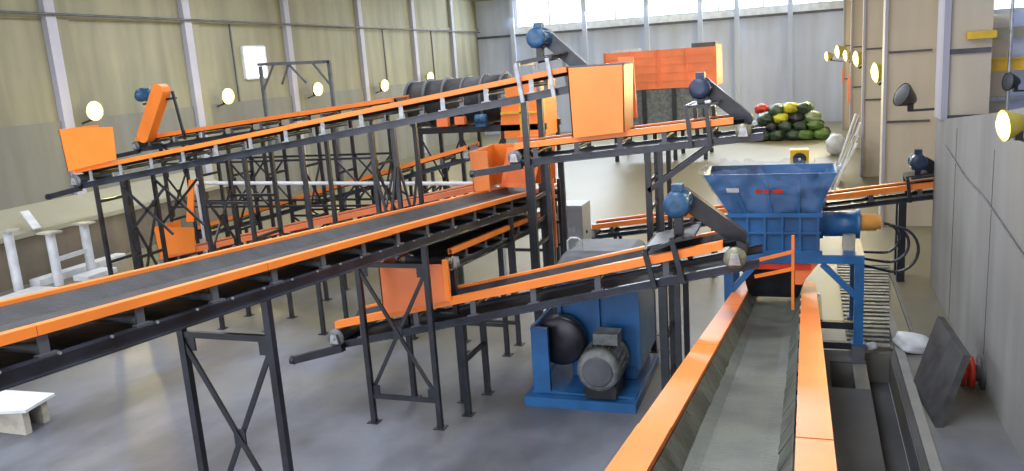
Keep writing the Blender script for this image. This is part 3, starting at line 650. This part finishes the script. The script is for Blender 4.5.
MB().box(-4.1,-2.42,12.46,14.04,1.84,1.89).build('hopper_flange', 'blue', T)
MB().path([(-3.72,12.9,2.32),(-3.72,12.9,2.5),(-3.66,12.9,2.56),(-3.54,12.9,2.56),(-3.48,12.9,2.5),(-3.48,12.9,2.32)], .022).build('lifting_eye', 'steel', T)
MB().lathe((-3.78, 12.30, .95), (0,1,0), [(0,.08),(0,.38),(.04,.42),(.20,.42),(.24,.38),(.24,.1)], 28).build('pulley_wheel', 'black', T)
mo = MB().lathe((-3.02, 11.72, .70), (0,1,0), [(0,.05),(0,.27),(.03,.33),(.14,.35),(.16,.32),(.70,.32),(.72,.35),(.78,.35),(.80,.12),(.9,.08)], 28).build('motor', 'motor_grey', T)
m = MB()
for k in range(22):
    a = 2*math.pi*k/22; e = Vector((math.cos(a), 0, math.sin(a))); c = Vector((-3.02, 0, .70))
    m.bar(c+e*.33+Vector((0,11.89,0)), c+e*.33+Vector((0,12.42,0)), .012, .045, tuple(e))
m.build('cooling_fin', 'motor_grey', mo)['kind'] = 'stuff'
m = MB()
for k in range(16):
    a = 2*math.pi*k/16; e = Vector((math.cos(a), 0, math.sin(a))); c = Vector((-3.02, 11.71, .70)); m.bar(c+e*.05, c+e*.18, .012, .012)
m.lathe((-3.02,11.705,.70),(0,1,0),[(0,.03),(0,.045),(.015,.045)],14)
m.build('fan_grille', 'steel', mo)['kind'] = 'stuff'
MB().lathe((-3.02,11.700,.70),(0,1,0),[(0,.22),(0,.24),(.012,.24),(.012,.22)],28).build('fan_ring', 'dark_grey', mo)
MB().box(-3.14,-2.74,12.0,12.35,1.03,1.22).build('terminal_box', 'motor_grey', mo, .015)
MB().box(-3.27,-2.77,11.85,12.45,.20,.42).build('motor_foot', 'black', mo)

# ------------------------------------------------------------------ other machines
Kb = thing('control_cabinet', 'grey steel control cabinet standing behind the dark dome of the blue machine', 'cabinet', (-5.3, 18.9, 0))
MB().box(-5.68, -4.97, 18.6, 19.4, .1, 2.04).build('body', 'cabinet', Kb, .01)
MB().box(-5.65, -5.00, 18.58, 18.6, .16, 1.99).build('door', 'cabinet', Kb, .004)
MB().box(-5.35, -5.15, 18.57, 18.58, 1.4, 1.6).build('label_plate', 'steel', Kb)
MB().tube((-4.97, 18.9, 1.35), (-4.94, 18.9, 1.35), .04, 10).build('side_knob', 'black', Kb)
MB().box(-5.66, -4.99, 18.62, 19.38, 0, .1).build('plinth', 'black', Kb)

Hb = thing('feed_bunker', 'large panelled orange bunker on a dark base in front of the back wall', 'bunker', (-6.9, 43, 0))
for i in range(4):
    a = -9.65+i*1.37; MB().box(a+.01, a+1.36, 42.0, 42.05, 3.62, 5.52).build('panel', 'orange_red', Hb)
    MB().box(a-.03, a+.03, 41.93, 42.0, 3.6, 5.54).build('post', 'orange_red', Hb)
for i in range(4):
    for z in (4.0, 4.4, 4.8, 5.2): box(-9.65+i*1.37+.04, -9.65+i*1.37+1.33, 41.97, 42.0, z-.03, z+.03).build('rail_strap', 'orange_red', Hb)
MB().box(-4.17,-4.1,42.0,45.0,3.62,5.6).build('end_panel','orange_red',Hb)
MB().box(-9.66,-9.6,42.0,45.0,3.62,5.5).box(-9.6,-4.17,44.95,45,3.62,5.5).build('rear_panel','orange_red',Hb)
MB().box(-9.0, -4.4, 42.1, 44.8, 1.7, 3.6).build('lower_body', 'motor_grey', Hb)
for x in (-9.2, -7.7, -6.2, -4.7): [box(x-.1, x+.1, y_, y_+.12, 0, 3.6).build('leg', 'black', Hb) for y_ in (41.97, 44.82)]
MB().box(-9.3, -7.9, 42.1, 43.0, 5.52, 5.66).build('cover_sheet', 'white', Hb)
MB().box(-5.3, -4.15, 42.1, 43.0, 5.52, 5.72).build('dark_cover_sheet', 'dark_grey', Hb)

Tr = thing('trommel_screen', 'dark rotating drum screen with hoops and a yellow-orange end hood, behind the upper conveyor', 'screen', (-10.4, 26.5, 0))
MB().lathe((-13.0, 26.5, 4.2), (1,0,.03), [(0,.5),(0,.78),(3.6,.78),(3.6,.5)], 28).build('drum', 'rubber', Tr)
for k in range(6):
    x = -12.95+k*.69; MB().lathe((x, 26.5, 4.202+.03*(x+13.0)), (1,0,.03), [(0,.80),(0,.86),(.07,.86),(.07,.80)], 28).build('hoop', 'dark_grey', Tr)
MB().hexa([(-9.5,25.6,3.0),(-8.0,25.6,3.0),(-8.0,27.3,3.0),(-9.5,27.3,3.0),(-9.3,25.6,4.75),(-8.0,25.6,4.95),(-8.0,27.3,4.95),(-9.3,27.3,4.75)]).build('end_hood', 'orange', Tr, .01)
MB().box(-9.4,-8.1,25.52,25.6,3.8,3.86).box(-8.75,-8.69,25.52,25.6,3.0,4.8).build('hood_rib', 'yellow', Tr)
MB().box(-8.7,-7.9,25.0,25.6,2.3,3.1).build('lower_chute', 'orange_red', Tr)
MB().box(-12.6, -7.9, 25.6, 25.75, 3.25, 3.45).box(-12.6, -7.9, 27.25, 27.4, 3.25, 3.45).build('cradle_beam', 'black', Tr)
for x in (-12.4, -10.9, -9.4, -8.0):
    for y in (25.65, 27.3): MB().box(x-.06, x+.06, y-.06, y+.06, 0, 3.25).build('leg', 'black', Tr)
for x in (-12.4, -10.9): MB().bar((x,25.65,.3),(x+1.5,25.65,3.1),.05,.06).bar((x+1.5,25.65,.3),(x,25.65,3.1),.05,.06).build('cross_brace','black',Tr)
MB().lathe((-10.2,25.35,3.7),(1,0,0),[(0,.1),(0,.16),(.35,.16),(.37,.08)],14).box(-10.2,-9.85,25.25,25.6,3.45,3.56).build('motor','motor_blue',Tr)
MB().box(-11.6,-11.2,25.3,25.5,3.5,3.9).box(-10.95,-10.6,25.3,25.5,3.55,3.8).build('guard','orange_red',Tr)

# tall dark stair tower / post cluster at A's tail
U = thing('uprights_frame', 'slim black post frame with an orange upright between the near hood and the grey cabinet', 'frame', (-5.0, 16.6, 0))
for x, y in ((-5.22, 16.3), (-5.00, 16.3), (-5.22, 16.9), (-5.00, 16.9)): MB().box(x-.035, x+.035, y-.035, y+.035, 0, 2.95).build('post', 'black', U)
for z in (.5, 1.0, 1.5, 2.0, 2.5): MB().box(-5.22,-5.0,16.28,16.32,z-.03,z+.03).box(-5.22,-5.0,16.88,16.92,z-.03,z+.03).build('rung','black',U)
MB().box(-5.14,-5.05,16.18,16.24,1.9,2.9).build('orange_upright','orange',U)
MB().box(-4.95,-4.91,16.2,16.26,1.6,3.05).build('orange_upright','orange_red',U)
MB().box(-5.35,-4.6,16.4,16.8,1.02,1.10).build('shelf_plate','black',U)

P_ = tag(MB().tube((-15.9,18.45,2.78),(-6.9,18.45,2.62),.05,12).tube((-15.9,18.45,0),(-15.9,18.45,2.78),.04,8).tube((-6.95,18.45,0),(-6.95,18.45,2.62),.04,8).build('service_pipe', 'white'), 'pale blue-grey horizontal pipe crossing behind the leg frames at left', 'pipe')
Gf = thing('gantry_frame', 'open steel gantry frame with knee braces in front of the left wall', 'frame', (-18.7, 28, 0))
MB().bar((-20.3,28,6.02),(-17.05,28,5.93),.12,.12).build('top_beam','dark_grey',Gf)
for x in (-20.2, -17.1): MB().box(x-.06,x+.06,27.94,28.06,0,5.95).build('post','dark_grey',Gf)
for a, b in (((-20.2,5.0),(-19.6,5.95)),((-17.1,5.0),(-17.8,5.9)),((-18.9,5.95),(-18.2,5.2)),((-19.3,5.2),(-18.9,5.95))): MB().bar((a[0],28,a[1]),(b[0],28,b[1]),.06,.07).build('knee_brace','dark_grey',Gf)

# ------------------------------------------------------------------ left side: ledge, posts, slabs
lb = struct(MB().box(WX, -21.7, 6, 27, 0, 1.38).build('trim_5', 'soil'))
MB().box(WX, -21.62, 6, 27, 1.38, 1.52).build('capping', 'barrier', lb)
MB().hexa([(WX,6,1.52),(-22.0,6,1.52),(-22.0,27,1.52),(WX,27,1.52),(WX,6,2.05),(-23.3,6,2.05),(-23.3,27,2.05),(WX,27,2.05)]).build('sloped_fill', 'barrier', lb)
W_ = struct(MB().box(WX+.02, WX+.06, 31.4, 32.9, 5.55, 6.85).build('window_8', 'pane'))
MB().box(WX,WX+.1,31.3,31.4,5.5,6.9).box(WX,WX+.1,32.9,33.0,5.5,6.9).box(WX,WX+.1,31.4,32.9,5.46,5.55).box(WX,WX+.1,31.4,32.9,6.85,6.94).build('window_frame','white',W_)
tag(MB().bar((-22.3,18.3,2.03),(-21.55,18.0,1.56),.24,.06).build('white_offcut_board','white'),'white board lying tilted over the edge of the cream ledge','board')
W2 = thing('post_pair', 'pair of white capped posts joined by a rail in front of the ledge', 'post', (-20.6,18.0,0))
for x, y in ((-20.45,17.45),(-20.55,18.75)):
    MB().tube((x,y,0),(x,y,1.55),.13,16).build('post','white',W2); MB().box(x-.28,x+.28,y-.2,y+.2,1.55,1.6).build('cap_plate','wood',W2)
MB().bar((-20.45,17.45,.75),(-20.55,18.75,.75),.12,.12).build('rail','white',W2)
W3 = thing('capped_post', 'single white capped post at the left edge of the picture', 'post', (-21.2,16.75,0))
MB().tube((-21.2,16.75,0),(-21.2,16.75,1.75),.13,16).build('post','white',W3); MB().box(-21.45,-20.95,16.55,16.95,1.75,1.8).build('cap_plate','wood',W3)
for (x0,x1,y0,y1,z,lab) in ((-20.9,-19.9,15.2,17.0,.10,'white slab on the floor by the single capped post'),(-21.3,-20.9,17.2,20.5,.22,'long white kerb block lying along the foot of the ledge'),(-20.4,-19.8,17.9,19.0,.16,'short white block beside the pair of capped posts')):
    tag(box(x0,x1,y0,y1,0,z).build('floor_slab','white',None,.015),lab,'slab')
wp = thing('white_panel_stack','white board on a timber skid at the lower left edge below the near conveyor','board',(-12.9,9.4,0))
MB().hexa([(-13.9,9.75,.42),(-13.3,8.75,.42),(-11.97,9.15,.42),(-12.1,9.84,.42),(-13.9,9.75,.47),(-13.3,8.75,.47),(-11.97,9.15,.47),(-12.1,9.84,.47)]).build('board','white',wp)
MB().box(-13.2,-12.1,9.18,9.30,0,.42).box(-13.6,-12.2,9.62,9.74,0,.42).build('skid','wood',wp)

# ------------------------------------------------------------------ right side floor items
G2 = thing('floor_grating', 'slatted timber walkway grating on the floor beside the shredder legs', 'grating', (1.2, 18.2, 0))
for x in (.80, 1.45, 1.9): MB().box(x-.03, x+.03, 15.25, 21.2, .005, .05).build('bearer','dark_grey',G2)
for k in range(24):
    y = 15.3+k*.25; w = .70+.06*k/3
    MB().box(.74, min(1.96, .74+w), y, y+.12, .05, .085+random.uniform(-.006,.006)).build('slat','motor_grey' if k % 3 else 'wood',G2)
pn = tag(MB().hexa([(1.62,13.7,0.0),(1.76,12.15,0.0),(1.86,12.17,0.0),(1.72,13.72,0.0),(2.05,14.4,.95),(2.15,12.6,.95),(2.25,12.62,.93),(2.15,14.42,.93)]).build('steel_plate','slab'),'dark square plate leaning towards the near concrete wall','plate')
V = thing('wall_valve','red ringed flange on the near concrete wall behind the leaning plate','flange',(2.5,13.8,.7))
MB().lathe((2.65,13.9,.20),(-1,0,0),[(0,.30),(.05,.30),(.05,.14),(.14,.14)],20).build('flange','slab',V)
MB().lathe((2.51,13.9,.20),(-1,0,0),[(0,.14),(0,.26),(.07,.26),(.07,.14),(.12,.14)],20).build('red_ring','red',V)
MB().lathe((2.39,13.9,.20),(-1,0,0),[(0,.14),(0,.22),(.05,.22),(.05,.12),(.12,.10)],20).build('hub','red',V)
# bag on the floor
def blob(name, c, r, m, seed, parent=None, flat=.0, rz=0, seg=12):
    bm = bmesh.new(); bmesh.ops.create_icosphere(bm, subdivisions=3, radius=1.0); rn = random.Random(seed)
    ph = [rn.uniform(0, 6.28) for _ in range(8)]
    for v in bm.verts:
        p = v.co; k = 1+.10*math.sin(3*p.x+ph[0])*math.cos(4*p.y+ph[1])+.07*math.sin(7*p.z+ph[2]+3*p.x)+.05*math.sin(11*p.y+ph[3]+5*p.z)
        sq = (abs(p.x)**3+abs(p.y)**3+abs(p.z)**3)**(-1/3)*.35+.65
        v.co = Vector((p.x*r[0], p.y*r[1], p.z*r[2]))*k*sq
    if rz: bmesh.ops.rotate(bm, verts=bm.verts, cent=(0,0,0), matrix=Matrix.Rotation(rz, 3, 'Z') @ Matrix.Rotation(rn.uniform(-.3,.3), 3, 'X'))
    lo = min(v.co.z for v in bm.verts)
    for v in bm.verts: v.co.z = max(v.co.z-lo-.03, 0)
    me = bpy.data.meshes.new(name); bm.to_mesh(me); bm.free(); me.polygons.foreach_set('use_smooth', [True]*len(me.polygons))
    me.materials.append(M[m]); o = bpy.data.objects.new(name, me); COL.objects.link(o); o.location = c
    if parent: o.parent = parent
    return o
tag(blob('plastic_bag',(1.82,15.4,0),(.30,.34,.16),'white',5),'crumpled white plastic bag on the floor by the dark leaning plate','bag')
tag(blob('plastic_bag',(1.12,15.05,.095),(.09,.09,.07),'white',9),'small white scrap bag on the near end of the slatted grating','bag')

# yellow heater
yh = thing('fan_heater','yellow boxed fan with a round black opening standing beyond the blue hopper','fan',(-.25,37.9,0))
box(-.62,.14,37.6,38.2,.10,.90).build('case','yellow',yh,.03)
MB().lathe((-.24,37.6,.50),(0,-1,0),[(0,.28),(.06,.28),(.06,.23)],24).build('outlet_ring','black',yh)
MB().lathe((-.24,37.53,.50),(0,-1,0),[(0,.06),(.03,.06),(.03,.03)],12).build('hub','white',yh)
for fx in (-.56,-.02): box(fx,fx+.1,37.65,38.15,0,.10).build('leg','black',yh)

# pile of bags at the back
M['bag_green']=mat('lime_bag',(.12,.22,.05),.45,0,.25,2.0,.4,6); M['bag_yellow']=mat('yellow_bag',(.62,.60,.05),.45,0,.15,2,.4,6)
M['bag_dark']=mat('dark_green_bag',(.045,.085,.05),.4,0,.3,2,.5,6); M['bag_black']=mat('black_bag',(.018,.02,.024),.35,0,.3,2,.5,6); M['bag_pale']=mat('pale_green_bag',(.33,.42,.24),.45,0,.2,2,.4,6)
rn = random.Random(11); cols = ['bag_dark','bag_black','bag_dark','bag_green','bag_dark','bag_pale','bag_black','bag_dark']
txt = {'bag_dark':'dark green','bag_black':'black','bag_green':'bright green','bag_yellow':'yellow','bag_pale':'pale green'}
od = ['leftmost','second from left','third from left','fourth from left','fifth from left','sixth from left','seventh from left']
for li, (z, n, x0, x1) in enumerate(((0,6,-3.1,1.4),(.47,5,-2.7,1.1),(.94,4,-2.2,.9),(1.41,3,-1.6,.5))):
    for row in range(2):
        for k in range(n):
            x = x0-.4+(x1-x0+.25)*(k+.5)/n + rn.uniform(-.06,.06); y = 49.6+row*1.05+z*.3+rn.uniform(-.08,.08)
            c = cols[rn.randrange(len(cols))]
            if (li, row, k) in ((2,0,1),(3,0,1)): c = 'bag_yellow'
            if (li, row, k) == (2,0,3): c = 'bag_pale'
            b = blob('sack',(x,y,z),(.44,.50,.31),c,rn.randrange(9999),rz=rn.uniform(-.4,.4))
            tag(b, f"{txt[c]} sack, {od[k]} in {['front','rear'][row]} row of the pile's {['lowest','second','third','top'][li]} layer", 'sack', 'sacks piled by the back wall')
tag(blob('sack',(-2.45,51.3,1.38),(.40,.4,.3),'red',77),'small red sack at the upper left of the pile by the back wall','sack')
# boards leaning on the right wall
rn = random.Random(4)
for k in range(9):
    y = 31.5+k*.62; x = .95+.03*k+rn.uniform(-.12,.12); h = rn.uniform(1.5,2.5)
    o = MB().hexa([(x,y,0),(x+.05,y,0),(x+.05,y+.42,0),(x,y+.42,0),(x+.8,y+.5,h),(x+.85,y+.5,h),(x+.85,y+.92,h),(x+.8,y+.92,h)]).build('board','white' if k % 2 else 'wood')
    tag(o, ['pale timber','white painted'][k % 2]+' board leaning on the right wall, '+['nearest','second','third','fourth','fifth','sixth','seventh','eighth','farthest'][k]+' of the row','board','boards leaning on the right wall')
for (x,y,z0,z1,lab) in ((2.02,46.0,2.2,3.6,'narrow red strip on the right wall pilaster under the third lamp'),(2.0,53.0,2.9,3.7,'short orange strip on the farthest right pilaster')):
    tag(box(x,x+.10,y-.12,y+.12,z0,z1).build('wall_strip','orange_red'),lab,'strip')
tag(blob('sack',(1.35,42.5,0),(.42,.42,.5),'white',31),'big white bulk sack standing against the right wall beyond the leaning boards','sack')
